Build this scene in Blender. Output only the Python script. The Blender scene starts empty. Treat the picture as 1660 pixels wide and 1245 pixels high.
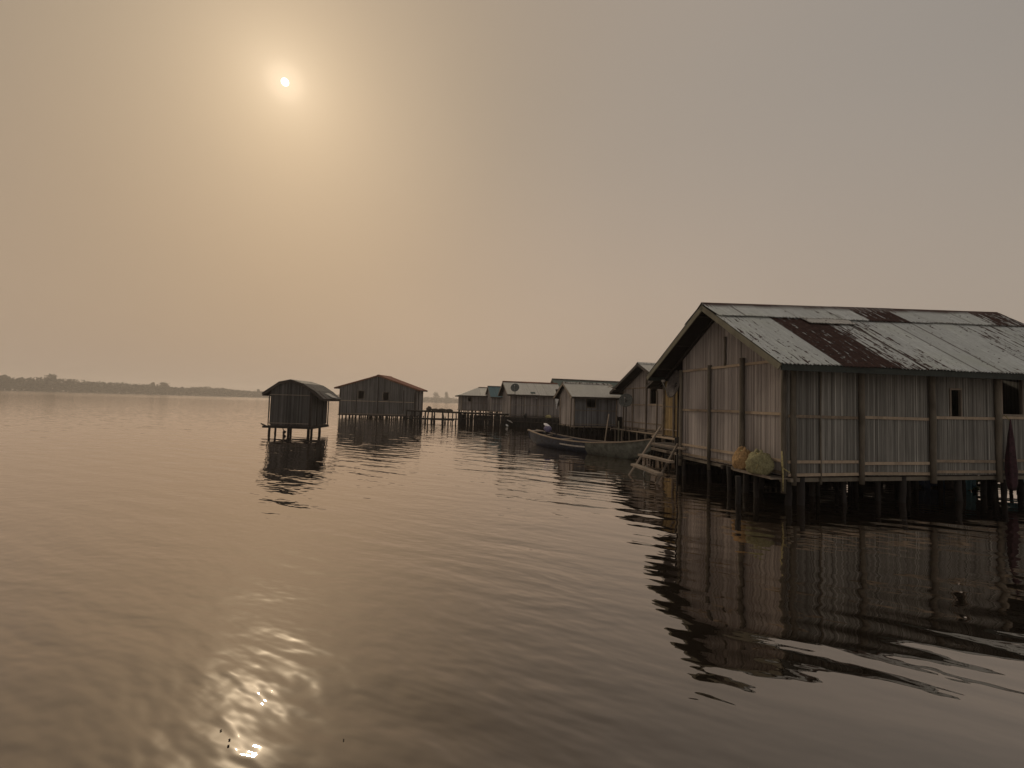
import bpy, bmesh, math, random
from mathutils import Vector, Matrix, noise
R = math.radians
sc = bpy.context.scene
random.seed(7)
rnd = random.random
def ru(a, b): return a + (b - a) * random.random()

# ------------------------------------------------------------------ camera
F = 700.0                      # focal length in pixels of the 1660 px wide photograph
EYE = 2.0
cam_d = bpy.data.cameras.new('camera'); cam = bpy.data.objects.new('camera', cam_d)
sc.collection.objects.link(cam); sc.camera = cam
cam_d.sensor_width = 36.0; cam_d.lens = F / 1660 * 36; cam_d.clip_start = 0.05; cam_d.clip_end = 6000
CR = Matrix.Rotation(R(90 + 2.68), 3, 'X') @ Matrix.Rotation(R(1.75), 3, 'Z')
cam.matrix_world = Matrix.Translation((0, 0, EYE)) @ CR.to_4x4()
def ray(px, py): return (CR @ Vector(((px - 830) / F, -(py - 622.5) / F, -1))).normalized()
def hp(px, Y):                 # ground position of a thing seen at column px, Y metres away
    d = ray(px, 630 + 0.0305 * px); return Vector((d.x / d.y * Y, Y))
def zat(px, py, Y):            # height of what is seen at (px, py), Y metres away
    d = ray(px, py); return EYE + d.z / d.y * Y

# ------------------------------------------------------------------ sky and sun
SUN = ray(462, 133)
sun_el = math.asin(SUN.z); sun_az = math.atan2(SUN.x, SUN.y)
w = bpy.data.worlds.new('World'); sc.world = w; w.use_nodes = True
nt = w.node_tree; nt.nodes.clear(); N = nt.nodes; LK = nt.links
def wn(t, **k):
    n = N.new(t)
    for a, b in k.items(): setattr(n, a, b)
    return n
tc = wn('ShaderNodeTexCoord')
sky = wn('ShaderNodeTexSky', sky_type='NISHITA', sun_disc=False, sun_elevation=sun_el, sun_rotation=sun_az, dust_density=8.0, air_density=2.0)
dot = wn('ShaderNodeVectorMath', operation='DOT_PRODUCT'); dot.inputs[1].default_value = SUN
LK.new(tc.outputs['Generated'], dot.inputs[0])
ac = wn('ShaderNodeMath', operation='ARCCOSINE', use_clamp=False); LK.new(dot.outputs['Value'], ac.inputs[0])
an = wn('ShaderNodeMath', operation='DIVIDE'); LK.new(ac.outputs[0], an.inputs[0]); an.inputs[1].default_value = math.pi
sq = wn('ShaderNodeMath', operation='SQRT'); LK.new(an.outputs[0], sq.inputs[0])
ramp = wn('ShaderNodeValToRGB'); ramp.color_ramp.interpolation = 'B_SPLINE'
STOPS = [(0, (.80, .62, .43)), (1.5, (.65, .50, .345)), (3.4, (.515, .392, .265)), (6, (.435, .327, .221)), (10, (.385, .291, .200)),
         (18, (.345, .266, .190)), (25, (.33, .262, .198)), (35, (.33, .272, .219)), (50, (.32, .275, .233)), (65, (.29, .259, .229)), (80, (.262, .242, .220)), (120, (.31, .298, .282)), (180, (.34, .33, .315))]
cr = ramp.color_ramp
while len(cr.elements) > 1: cr.elements.remove(cr.elements[-1])
for i, (a, c) in enumerate(STOPS):
    p = math.sqrt(a / 180)
    e = cr.elements[0] if i == 0 else cr.elements.new(p)
    e.position = p; e.color = (*c, 1)
LK.new(sq.outputs[0], ramp.inputs[0])
disc = wn('ShaderNodeMapRange', interpolation_type='SMOOTHSTEP'); LK.new(ac.outputs[0], disc.inputs['Value'])
disc.inputs['From Min'].default_value = R(.24); disc.inputs['From Max'].default_value = R(.38)
disc.inputs['To Min'].default_value = 9.0; disc.inputs['To Max'].default_value = 0.0
halo = wn('ShaderNodeMapRange', interpolation_type='SMOOTHERSTEP'); LK.new(ac.outputs[0], halo.inputs['Value'])
halo.inputs['From Min'].default_value = R(.3); halo.inputs['From Max'].default_value = R(2.6)
halo.inputs['To Min'].default_value = .10; halo.inputs['To Max'].default_value = 0.0
dh = wn('ShaderNodeMath', operation='ADD'); LK.new(disc.outputs[0], dh.inputs[0]); LK.new(halo.outputs[0], dh.inputs[1])
# thick dust low on the horizon, a slightly mottled veil above
sep = wn('ShaderNodeSeparateXYZ'); LK.new(tc.outputs['Generated'], sep.inputs[0])
low = wn('ShaderNodeMapRange', interpolation_type='SMOOTHSTEP'); LK.new(sep.outputs['Z'], low.inputs['Value'])
low.inputs['From Min'].default_value = 0.0; low.inputs['From Min'].default_value = .1; low.inputs['From Max'].default_value = 0.62
low.inputs['To Min'].default_value = 1.0; low.inputs['To Max'].default_value = 0.0
lowc = wn('ShaderNodeMix', data_type='RGBA', blend_type='MIX')
LK.new(low.outputs[0], lowc.inputs['Factor'])
lowc.inputs['A'].default_value = (1, 1, 1, 1); lowc.inputs['B'].default_value = (1.28, 1.16, 1.05, 1)
mul = wn('ShaderNodeMix', data_type='RGBA', blend_type='MULTIPLY'); mul.inputs['Factor'].default_value = 1
LK.new(ramp.outputs[0], mul.inputs['A']); LK.new(lowc.outputs['Result'], mul.inputs['B'])
nz = wn('ShaderNodeTexNoise'); nz.inputs['Scale'].default_value = 1.6; nz.inputs['Detail'].default_value = 3
LK.new(tc.outputs['Generated'], nz.inputs['Vector'])
nzr = wn('ShaderNodeMapRange'); LK.new(nz.outputs['Fac'], nzr.inputs['Value'])
nzr.inputs['From Min'].default_value = .3; nzr.inputs['From Max'].default_value = .7
nzr.inputs['To Min'].default_value = .975; nzr.inputs['To Max'].default_value = 1.025
side = wn('ShaderNodeMapRange', interpolation_type='SMOOTHSTEP'); LK.new(sep.outputs['X'], side.inputs['Value'])
side.inputs['From Min'].default_value = -.85; side.inputs['From Max'].default_value = -.15; side.inputs['To Min'].default_value = .84; side.inputs['To Max'].default_value = 1.0
sm = wn('ShaderNodeMath', operation='MULTIPLY'); LK.new(side.outputs[0], sm.inputs[0]); LK.new(nzr.outputs[0], sm.inputs[1])
mul2 = wn('ShaderNodeVectorMath', operation='SCALE'); LK.new(mul.outputs['Result'], mul2.inputs[0]); LK.new(sm.outputs[0], mul2.inputs['Scale'])
add = wn('ShaderNodeVectorMath', operation='ADD'); LK.new(mul2.outputs[0], add.inputs[0])
cb = wn('ShaderNodeVectorMath', operation='SCALE'); cb.inputs[0].default_value = (1, .86, .66); LK.new(dh.outputs[0], cb.inputs['Scale'])
LK.new(cb.outputs[0], add.inputs[1])
bg = wn('ShaderNodeBackground'); LK.new(add.outputs[0], bg.inputs[0]); bg.inputs[1].default_value = 1.04
bg2 = wn('ShaderNodeBackground'); LK.new(sky.outputs[0], bg2.inputs[0]); bg2.inputs[1].default_value = 0.003
ads = wn('ShaderNodeAddShader'); LK.new(bg.outputs[0], ads.inputs[0]); LK.new(bg2.outputs[0], ads.inputs[1])
wo = wn('ShaderNodeOutputWorld'); LK.new(ads.outputs[0], wo.inputs['Surface'])

sl = bpy.data.lights.new('sun', 'SUN'); so = bpy.data.objects.new('sun', sl); sc.collection.objects.link(so)
sl.energy = 0.85; sl.angle = R(0.9); sl.color = (1, .84, .62)
so.rotation_euler = SUN.to_track_quat('Z', 'Y').to_euler()

vs = sc.view_settings; vs.view_transform = 'Standard'; vs.look = 'None'; vs.exposure = 0; vs.gamma = 1; vs.use_curve_mapping = False
sc.cycles.max_bounces = 6; sc.cycles.volume_bounces = 1

# ------------------------------------------------------------------ helpers
class MB:
    def __init__(s): s.v = []; s.f = []; s.c = []; s.smooth = []
    def face(s, idx, col=(.5, 0, 0), sm=False): s.f.append(idx); s.c.append(col); s.smooth.append(sm)
    def quad(s, a, b, c, d, col=(.5, 0, 0)):
        n = len(s.v); s.v += [tuple(a), tuple(b), tuple(c), tuple(d)]; s.face((n, n+1, n+2, n+3), col)
    def poly(s, pts, col=(.5, 0, 0)):
        n = len(s.v); s.v += [tuple(p) for p in pts]; s.face(tuple(range(n, n+len(pts))), col)
    def hexa(s, p, col=(.5, 0, 0)):      # p: 8 corners, bottom ring then top ring
        n = len(s.v); s.v += [tuple(q) for q in p]
        for a in ((3,2,1,0), (4,5,6,7), (0,1,5,4), (1,2,6,5), (2,3,7,6), (3,0,4,7)): s.face(tuple(n+i for i in a), col)
    def box(s, x0, x1, y0, y1, z0, z1, col=None):
        col = col or (rnd(), rnd(), 0)
        s.hexa([(x0,y0,z0),(x1,y0,z0),(x1,y1,z0),(x0,y1,z0),(x0,y0,z1),(x1,y0,z1),(x1,y1,z1),(x0,y1,z1)], col)
    def bar(s, a, b, wd, th, up=(0,0,1), col=None):   # rectangular bar from a to b, wd along side, th along up
        a = Vector(a); b = Vector(b); d = (b-a).normalized(); up = Vector(up)
        sd = d.cross(up).normalized(); u = sd.cross(d).normalized()
        q = []
        for p in (a, b): q.append([p - sd*wd/2 - u*th/2, p + sd*wd/2 - u*th/2, p + sd*wd/2 + u*th/2, p - sd*wd/2 + u*th/2])
        col = col or (rnd(), rnd(), 0)
        s.hexa([*q[0], *q[1]], col)
    def tube(s, pts, rad, n=8, col=None, cap=True):
        col = col or (rnd(), rnd(), 0)
        pts = [Vector(p) for p in pts]
        rad = rad if isinstance(rad, (list, tuple)) else [rad]*len(pts)
        base = len(s.v); ref = None
        for i, p in enumerate(pts):
            d = (pts[min(i+1, len(pts)-1)] - pts[max(i-1, 0)]).normalized()
            if ref is None: ref = Vector((1,0,0)) if abs(d.x) < .9 else Vector((0,1,0))
            a = (ref - d*ref.dot(d)).normalized(); b = d.cross(a); ref = a
            for k in range(n):
                t = 2*math.pi*k/n; s.v.append(tuple(p + (a*math.cos(t) + b*math.sin(t))*rad[i]))
        for i in range(len(pts)-1):
            for k in range(n):
                s.face((base+i*n+k, base+i*n+(k+1)%n, base+(i+1)*n+(k+1)%n, base+(i+1)*n+k), col, True)
        if cap:
            s.face(tuple(base+k for k in reversed(range(n))), col); e = base+(len(pts)-1)*n
            s.face(tuple(e+k for k in range(n)), col)
    def build(s, name, mat, parent=None, label=None):
        me = bpy.data.meshes.new(name); me.from_pydata(s.v, [], s.f)
        at = me.color_attributes.new('tint', 'FLOAT_COLOR', 'CORNER'); buf = []
        for f, c in zip(s.f, s.c): buf += [c[0], c[1], c[2], 1.0] * len(f)
        at.data.foreach_set('color', buf)
        me.polygons.foreach_set('use_smooth', s.smooth)
        me.materials.append(mat); me.update()
        o = bpy.data.objects.new(name, me); sc.collection.objects.link(o)
        if parent: o.parent = parent
        if label: o['label'] = label
        return o
def tag(o, label=None, cat=None, group=None, kind=None):
    for k, v in (('label', label), ('category', cat), ('group', group), ('kind', kind)):
        if v: o[k] = v
    return o
def thing(name, label, cat, loc=(0,0,0), rz=0, group=None):
    o = bpy.data.objects.new(name, None); sc.collection.objects.link(o); o.empty_display_size = .3
    o.location = loc; o.rotation_euler = (0, 0, rz); return tag(o, label, cat, group)
def copy_tree(o, parent=None):
    c = o.copy(); sc.collection.objects.link(c); c.parent = parent
    for ch in [x for x in sc.collection.objects if x.parent == o and x != c]: copy_tree(ch, c)
    return c

# ------------------------------------------------------------------ materials
MAT = {}
class NB:
    def __init__(s, name):
        s.m = bpy.data.materials.new(name); s.m.use_nodes = True; s.t = s.m.node_tree; s.t.nodes.clear(); MAT[name] = s.m
        s.out = s.n('ShaderNodeOutputMaterial'); s.tc = s.n('ShaderNodeTexCoord')
    def n(s, t, ins=None, **k):
        x = s.t.nodes.new(t)
        for a, b in k.items(): setattr(x, a, b)
        for a, b in (ins or {}).items():
            if hasattr(b, 'is_linked') or isinstance(b, bpy.types.NodeSocket): s.t.links.new(b, x.inputs[a])
            else: x.inputs[a].default_value = b
        return x
    def math(s, op, a, b=0.0, c=None):
        d = {0: a, 1: b}
        if c is not None: d[2] = c
        return s.n('ShaderNodeMath', d, operation=op).outputs[0]
    def mp(s, scale, src=None, rot=(0,0,0), loc=(0,0,0)):
        return s.n('ShaderNodeMapping', {'Vector': src or s.tc.outputs['Object'], 'Scale': scale, 'Rotation': rot, 'Location': loc}).outputs[0]
    def noise(s, vec, scale=1, detail=3, rough=.55, dist=0):
        return s.n('ShaderNodeTexNoise', {'Vector': vec, 'Scale': scale, 'Detail': detail, 'Roughness': rough, 'Distortion': dist}).outputs['Fac']
    def rng(s, v, a, b, c=0.0, d=1.0, it='LINEAR'):
        return s.n('ShaderNodeMapRange', {'Value': v, 'From Min': a, 'From Max': b, 'To Min': c, 'To Max': d}, interpolation_type=it).outputs[0]
    def mix(s, f, a, b, bt='MIX'):
        def c(x): return (*x, 1) if isinstance(x, tuple) and len(x) == 3 else x
        return s.n('ShaderNodeMix', {'Factor': f, 'A': c(a), 'B': c(b)}, data_type='RGBA', blend_type=bt).outputs['Result'] if False else s._mix(f, c(a), c(b), bt)
    def _mix(s, f, a, b, bt):
        x = s.t.nodes.new('ShaderNodeMix'); x.data_type = 'RGBA'; x.blend_type = bt
        for i, v in ((0, f), (6, a), (7, b)):
            if isinstance(v, bpy.types.NodeSocket): s.t.links.new(v, x.inputs[i])
            else: x.inputs[i].default_value = v
        return x.outputs[2]
    def tint(s):
        a = s.n('ShaderNodeAttribute', attribute_name='tint'); return s.n('ShaderNodeSeparateColor', {0: a.outputs['Color']})
    def finish(s, col, rough=.8, metal=0.0, h=None, dist=.01, spec=.3, strength=.6):
        d = {'Base Color': (*col, 1) if isinstance(col, tuple) else col, 'Roughness': rough, 'Metallic': metal, 'Specular IOR Level': spec}
        if h is not None: d['Normal'] = s.n('ShaderNodeBump', {'Height': h, 'Distance': dist, 'Strength': strength}).outputs[0]
        b = s.n('ShaderNodeBsdfPrincipled', d); s.t.links.new(b.outputs[0], s.out.inputs['Surface']); return s.m

def reed(name, dark, mid, light, stain=.5):
    b = NB(name); t = b.tint()
    streak = b.noise(b.mp((55, 55, 1.3)), 1, 3)
    patch = b.noise(b.mp((1.3, 1.3, .7)), 1, 3)
    v = b.math('ADD', b.math('MULTIPLY', t.outputs[0], .5), b.math('MULTIPLY', streak, .55))
    c = b.mix(b.rng(v, .12, .48), dark, mid); c = b.mix(b.rng(v, .52, .85), c, light)
    c = b.mix(b.rng(patch, .42, .75, 0, stain), c, tuple(x*.42 for x in mid))
    c = b.mix(b.math('MULTIPLY', t.outputs[1], .75), c, tuple(x*.22 for x in dark))
    return b.finish(c, .88, h=streak, dist=.006)
reed('reed_pink', (.135, .117, .107), (.39, .346, .325), (.62, .56, .53), .35)
reed('reed_grey', (.075, .07, .065), (.215, .208, .192), (.47, .455, .425), .35)
reed('reed_dark', (.05, .046, .044), (.14, .13, .124), (.24, .225, .215)); reed('reed_black', (.035, .032, .031), (.085, .08, .077), (.15, .14, .135))
reed('reed_mid', (.09, .08, .075), (.26, .232, .22), (.46, .42, .40))
reed('reed_blue', (.075, .075, .08), (.21, .21, .22), (.36, .36, .37))

def wood(name, col, var=.5, grain=(3, 40, 40)):
    b = NB(name); t = b.tint()
    g = b.noise(b.mp((14, 14, 3)), 1, 4, .65); g2 = b.noise(b.mp((1.5, 1.5, 1.5)), 1, 2)
    v = b.math('ADD', b.math('MULTIPLY', t.outputs[0], var), b.math('MULTIPLY', g, .7))
    c = b.mix(b.rng(v, .15, .9), tuple(x*.4 for x in col), tuple(x*1.45 for x in col))
    c = b.mix(b.rng(g2, .5, .72, 0, .5), c, tuple(x*.35 for x in col))
    return b.finish(c, .85, h=g, dist=.006)
wood('timber', (.22, .18, .145)); wood('pale_timber', (.30, .235, .175)); wood('dark_timber', (.055, .045, .04))
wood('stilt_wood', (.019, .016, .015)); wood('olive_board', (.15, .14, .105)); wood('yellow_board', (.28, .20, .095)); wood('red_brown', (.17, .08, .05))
wood('green_fascia', (.036, .042, .038)); wood('post_wood', (.145, .125, .10))

def tin(name, base, rustc=(.052, .027, .022), rust=.0, metal=.35):
    b = NB(name); t = b.tint()
    fine = b.noise(b.mp((9, 9, 9)), 1, 5, .7); big = b.noise(b.mp((1.1, 1.1, 1.1)), 1, 3)
    run = b.noise(b.mp((16, 1.6, 1.6)), 1, 4, .7, .3)
    hair = b.noise(b.mp((48, 1.1, 1.1)), 1, 3, .6)
    dots = b.n('ShaderNodeTexVoronoi', {'Vector': b.mp((5.2, 6.5, 6.5)), 'Scale': 1.0, 'Randomness': .8}).outputs['Distance']
    c = b.mix(b.rng(fine, .3, .75), tuple(x*.8 for x in base), tuple(min(1, x*1.12) for x in base))
    c = b.mix(b.rng(t.outputs[1], 0, 1, 0, .34), c, tuple(x*.52 for x in base))
    c = b.mix(b.rng(hair, .35, .7, .6, 0), c, tuple(x*.5 for x in base))
    c = b.mix(b.rng(big, .48, .8, 0, .35), c, (base[0]*.7, base[1]*.72, base[2]*.6))
    m = b.math('ADD', t.outputs[0], b.math('MULTIPLY', b.math('SUBTRACT', run, .5), 2.4))
    m = b.math('ADD', m, b.math('MULTIPLY', b.math('SUBTRACT', fine, .5), 1.0))
    m = b.math('ADD', m, b.math('MULTIPLY', b.math('SUBTRACT', hair, .5), 1.3))
    mk = b.rng(m, .46, .60)
    mk = b.math('MAXIMUM', mk, b.math('MULTIPLY', b.rng(dots, .16, .09), b.rng(fine, .40, .47)))
    mk = b.math('MAXIMUM', mk, t.outputs[2])
    rc = b.mix(b.rng(fine, .35, .7), tuple(x*.55 for x in rustc), tuple(x*1.5 for x in rustc))
    c = b.mix(mk, c, rc)
    d = b.rng(mk, 0, 1, .5, .9)
    return b.finish(c, d, b.rng(mk, 0, 1, metal, 0.0), h=fine, dist=.004)
tin('tin_cap', (.22, .19, .17), (.06, .03, .024)); tin('tin_roof', (.74, .77, .755)); tin('tin_warm', (.66, .645, .60)); tin('tin_dull', (.22, .215, .20)); tin('tin_blue', (.06, .15, .19)); tin('tin_green', (.17, .22, .195))
tin('tin_red', (.30, .10, .055), (.16, .06, .035))

def plain(name, col, rough=.7, metal=0.0, sc_=12, var=.35, spec=.4):
    b = NB(name); g = b.noise(b.mp((sc_,)*3), 1, 4, .6)
    c = b.mix(b.rng(g, .3, .7), tuple(x*(1-var) for x in col), tuple(min(1, x*(1+var)) for x in col))
    return b.finish(c, rough, metal, h=g, dist=.004, spec=spec)
plain('dish_grey', (.10, .105, .10), .8, 0, spec=.15); plain('dish_dark', (.11, .10, .10), .9, 0, spec=.1); plain('pipe_metal', (.25, .25, .24), .4, .7)
plain('blue_paint', (.028, .034, .055), .6, var=.5, sc_=6); plain('green_paint', (.115, .118, .10), .7, var=.5, sc_=5); plain('white_paint', (.42, .38, .34), .6, sc_=8)
plain('cowling_violet', (.13, .12, .22), .35); plain('cowling_white', (.75, .72, .75), .35); plain('black_rubber', (.015, .015, .015), .6)
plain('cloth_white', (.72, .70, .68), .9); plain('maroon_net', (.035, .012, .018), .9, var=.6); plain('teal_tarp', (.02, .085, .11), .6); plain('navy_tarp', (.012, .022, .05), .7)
plain('straw', (.34, .29, .14), .95, var=.6, sc_=22); plain('ochre_net', (.30, .19, .09), .95, var=.4, sc_=26); plain('olive_net', (.20, .185, .10), .95, var=.4, sc_=26)
plain('mud', (.06, .05, .035), .9); plain('weed', (.06, .12, .025), .8, var=.6); plain('foliage_far', (.035, .042, .02), .9, var=.5, sc_=.3)
plain('bark', (.07, .055, .04), .9); plain('leaf_dead', (.03, .02, .012), .8); plain('solar_blue', (.05, .08, .07), .35); plain('grey_cloth', (.2, .19, .18), .9)

# ------------------------------------------------------------------ water
def water_material():
    b = NB('lagoon_water'); O = b.tc.outputs['Object']
    th = math.radians(-24)     # crests run away to the left / towards the camera on the right
    warp = b.n('ShaderNodeTexNoise', {'Vector': b.mp((.45, .45, 1), O), 'Scale': 1.0, 'Detail': 1.5})
    wv = b.n('ShaderNodeVectorMath', {0: warp.outputs['Color'], 1: (.5, .5, .5)}, operation='SUBTRACT')
    wv2 = b.n('ShaderNodeVectorMath', {0: wv.outputs[0], 'Scale': .4}, operation='SCALE')
    Ow = b.n('ShaderNodeVectorMath', {0: O, 1: wv2.outputs[0]}, operation='ADD').outputs[0]
    rot = b.mp((1, 1, 1), Ow, rot=(0, 0, -th))
    def lay(sx, sy, amp, detail=0, rough=.5, off=0):
        v = b.noise(b.mp((1/sx, 1/sy, 1), rot, loc=(off, off*1.7, 0)), 1, detail, rough)
        return b.math('MULTIPLY', b.math('SUBTRACT', v, .5), amp)
    X = b.n('ShaderNodeSeparateXYZ', {0: O}).outputs['X']
    open_ = b.rng(X, .2, 2.2, 1.0, .22, 'SMOOTHSTEP')      # rounder ripples on the open side, long ones in the lee of the houses
    dist = b.n('ShaderNodeVectorMath', {0: O}, operation='LENGTH').outputs['Value']
    h = lay(2.2, .5, .008, 0)
    h = b.math('ADD', h, b.math('MULTIPLY', lay(2.3, .30, .0115, 0, .45, 3.1), b.rng(dist, 9, 22, 1, .35)))
    calm = b.math('MULTIPLY', open_, b.rng(dist, 6, 22, 1, .15))
    h = b.math('ADD', h, b.math('MULTIPLY', lay(.27, .125, .0088, 1, .35, 5.5), calm))
    h = b.math('ADD', h, b.math('MULTIPLY', lay(1.1, .38, .0135, 0, .4, 1.5), open_))
    h = b.math('ADD', h, b.math('MULTIPLY', lay(.8, .36, .0145, 1, .35, 9.5), b.rng(dist, 9, 30, 0, 1)))
    patch = b.rng(b.noise(b.mp((.16, .16, 1), O), 1, 2), .42, .62)
    h = b.math('ADD', h, b.math('MULTIPLY', lay(.22, .07, .0010, 1, .5, 7.7), patch))
    # cross swell
    rot2 = b.mp((1, 1, 1), Ow, rot=(0, 0, math.radians(12)))
    v = b.noise(b.mp((1/1.7, 1/.8, 1), rot2), 1, 0)
    h = b.math('ADD', h, b.math('MULTIPLY', b.math('SUBTRACT', v, .5), .008))
    rough = b.math('ADD', b.rng(dist, 30, 80, .010, .02), b.rng(dist, 80, 300, 0, .07))   # wind-ruffled open water further out
    bump = b.n('ShaderNodeBump', {'Height': h, 'Distance': 1.0, 'Strength': 1.0}).outputs[0]
    lw = b.n('ShaderNodeLayerWeight', {'Blend': .5, 'Normal': bump}).outputs['Facing']
    fac = b.math('ADD', b.math('MULTIPLY', b.math('POWER', lw, 2.3), .96), .095)
    dif = b.n('ShaderNodeBsdfDiffuse', {'Color': (.012, .009, .006, 1)})
    gl = b.n('ShaderNodeBsdfGlossy', {'Color': (1, .935, .88, 1), 'Roughness': rough, 'Normal': bump})
    gl2 = b.n('ShaderNodeBsdfGlossy', {'Color': (1, .93, .84, 1), 'Roughness': .21, 'Normal': bump})
    near = b.rng(dist, 4, 12, .03, .0)
    gl = b.n('ShaderNodeMixShader', {0: near, 1: gl.outputs[0], 2: gl2.outputs[0]})
    mx = b.n('ShaderNodeMixShader', {0: fac, 1: dif.outputs[0], 2: gl.outputs[0]})
    b.t.links.new(mx.outputs[0], b.out.inputs['Surface']); return b.m
water_material()
m = MB(); m.quad((-1700, -150, 0), (1700, -150, 0), (1700, 1700, 0), (-1700, 1700, 0))
tag(m.build('water', MAT['lagoon_water']), kind='structure')

# ------------------------------------------------------------------ far shore
path = [(-60, 520), (0, 580), (200, 700), (430, 900), (560, 1050), (650, 1250), (760, 1340), (1000, 1420), (1700, 1300)]
pts = [Vector((-1300, 240)), Vector((-980, 350))] + [hp(a, b) for a, b in path] + [Vector((1650, 900))]
def walk(step):
    out = []
    for a, b in zip(pts, pts[1:]):
        n = max(1, int((b-a).length / step(a)))
        for i in range(n): out.append(a.lerp(b, i/n))
    return out
bank = MB(); 
nrm = []
for i, p in enumerate(pts):
    d = (pts[min(i+1, len(pts)-1)] - pts[max(i-1, 0)]).normalized(); nrm.append(Vector((-d.y, d.x)))
for i in range(len(pts)-1):
    a, b, na, nb = pts[i], pts[i+1], nrm[i], nrm[i+1]
    bank.quad((*a, -.2), (*b, -.2), (*(b+nb*6), .8), (*(a+na*6), .8))
    bank.quad((*(a+na*6), .8), (*(b+nb*6), .8), (*(b+nb*70), 1.2), (*(a+na*70), 1.2))
tag(bank.build('far_shore', MAT['mud']), kind='structure')
def crown(mb, c, rx, rz, n, s):
    for _ in range(n):
        while True:
            u = Vector((ru(-1,1), ru(-1,1), ru(-1,1)))
            if .25 < u.length < 1: break
        lump = .78 + .35 * noise.noise(u*2.1 + c*.1)
        p = Vector((c.x + u.x*rx*lump, c.y + u.y*rx*lump, c.z + u.z*rz*lump))
        a = Vector((ru(-1,1), ru(-1,1), ru(-1,1))).normalized()*s*ru(.6,1.3); q = Vector((ru(-1,1), ru(-1,1), ru(-1,1))).normalized()*s*ru(.6,1.3)
        mb.poly([p-a*.5, p+q*.6, p+a*.5, p-q*.4])
fm = MB()
for p in walk(lambda a: 3.6 if a.length < 1200 else 5.5):
    dist = p.length; k = min(1, max(0, (dist-1250)/300)); q_ = min(1, max(0, (p.y-560)/330))
    if p.x > 250 or p.x < -900: 
        if rnd() < .5: continue
    hgt = (20.5 - 6*q_ + 8*k + 3.6*noise.noise(Vector((p.x*.02, p.y*.02, 0))) + ru(-1.0, 1.3)) * (1 + .3*k*noise.noise(Vector((p.x*.05, 3, 1))))
    off = ru(3, 16)
    d = Vector((p.x, p.y)).normalized()*off
    rx = ru(4.5, 7)*(1+.4*k)
    crown(fm, Vector((p.x+d.x, p.y+d.y, hgt*.66)), rx, hgt*.34, 56, 3.2)
    crown(fm, Vector((p.x+ru(-1,1), p.y+3, hgt*.3)), rx*1.1, hgt*.36, 60, 4.4)
tag(fm.build('far_forest', MAT['foliage_far']), 'hazy low forest along the far shore of the lagoon', 'forest', kind='stuff')
for (px, Y, h_, r_, lab, cat) in ((82, 625, 26.5, 7.2, 'tallest round-crowned tree standing above the hazy shoreline at far left', 1),
                           (5, 590, 21.5, 5, 'small pointed tree at the left end of the far shore', 1),
                           (265, 745, 22.5, 8.0, 'broad domed tree above the shoreline midway to the small hut', 1),
                           (247, 740, 21.0, 3.4, 'narrow tree touching the broad domed tree on the far shore', 1),
                           (418, 890, 17.0, 3.4, 'last small tree on the shoreline just left of the small hut', 1),
                           (706, 1300, 33, 11, 'faint rounded tree in the haze between the red-roofed house and the jetty houses', 1),
                           (723, 1305, 35, 6, 'faint tall spiky tree in the haze right of the red-roofed house', 1)):
    p = hp(px, Y+8); t = thing('shore_tree', lab, 'tree', (p.x, p.y, 1), 0, 'trees standing above the far shoreline')
    a = MB(); a.tube([(0,0,-1), (.3,0,h_*.4), (0,.2,h_*.8)], [.5, .35, .12], 6); a.tube([(.2,0,h_*.4), (r_*.6,0,h_*.75)], [.2,.07], 5); a.tube([(.2,0,h_*.45), (-r_*.5,.3,h_*.75)], [.2,.07], 5); a.build('trunk', MAT['bark'], t)
    c = MB(); crown(c, Vector((0,0,h_*.74)), r_, h_*.26, 340, 1.9); crown(c, Vector((r_*.3,0,h_*.5)), r_*1.3, h_*.3, 300, 2.2); c.build('crown', MAT['foliage_far'], t)

# ------------------------------------------------------------------ stilt houses
def wallmesh(mb, org, ud, nd, u0, u1, zb, ztop, openings=(), pitch=.03, panel=.62, relief=.011, jit=.0):
    """reeds tied side by side; org + ud*u, outward normal nd"""
    org = Vector(org); ud = Vector(ud); nd = Vector(nd); u = u0; pv = 0; pn = u0
    while u < u1 - 1e-4:
        if u >= pn: pn += panel*ru(.7, 1.4); pv = ru(-.09, .09); seam = True
        wd = min(pitch*ru(.6, 1.45), u1-u)
        if u1-u-wd < pitch*.4: wd = u1-u
        um = u + wd/2
        val = min(1, max(0, .5 + pv + random.gauss(0, .22))); dk = .75 if rnd() < .02 or seam else (ru(0, .25)); seam = False
        rl = relief*ru(.35, 1.5)
        seg = [(zb + ru(-jit, jit), ztop(um))]
        for (a, b, za, zc) in openings:
            if a < um < b:
                ns = []
                for s0, s1 in seg:
                    if za > s0: ns.append((s0, min(za, s1)))
                    if zc < s1: ns.append((max(zc, s0), s1))
                seg = ns
        for s0, s1 in seg:
            if s1 - s0 < .02: continue
            w1, w2 = u + wd*.25, u + wd*.75
            def P(uu, dd, z): q = org + ud*uu + nd*dd; return (q.x, q.y, z)
            n = len(mb.v)
            for z in (s0, s1):
                mb.v += [P(u, -.035, z), P(u, 0, z), P(w1, rl, z), P(w2, rl, z), P(u+wd, 0, z), P(u+wd, -.035, z)]
            col = (val, dk, rnd())
            for k in range(6):
                k2 = (k+1) % 6
                mb.face((n+k, n+k2, n+6+k2, n+6+k), col)
            mb.face(tuple(n+k for k in range(6)), col); mb.face(tuple(n+6+k for k in reversed(range(6))), col)
        u += wd
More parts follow.
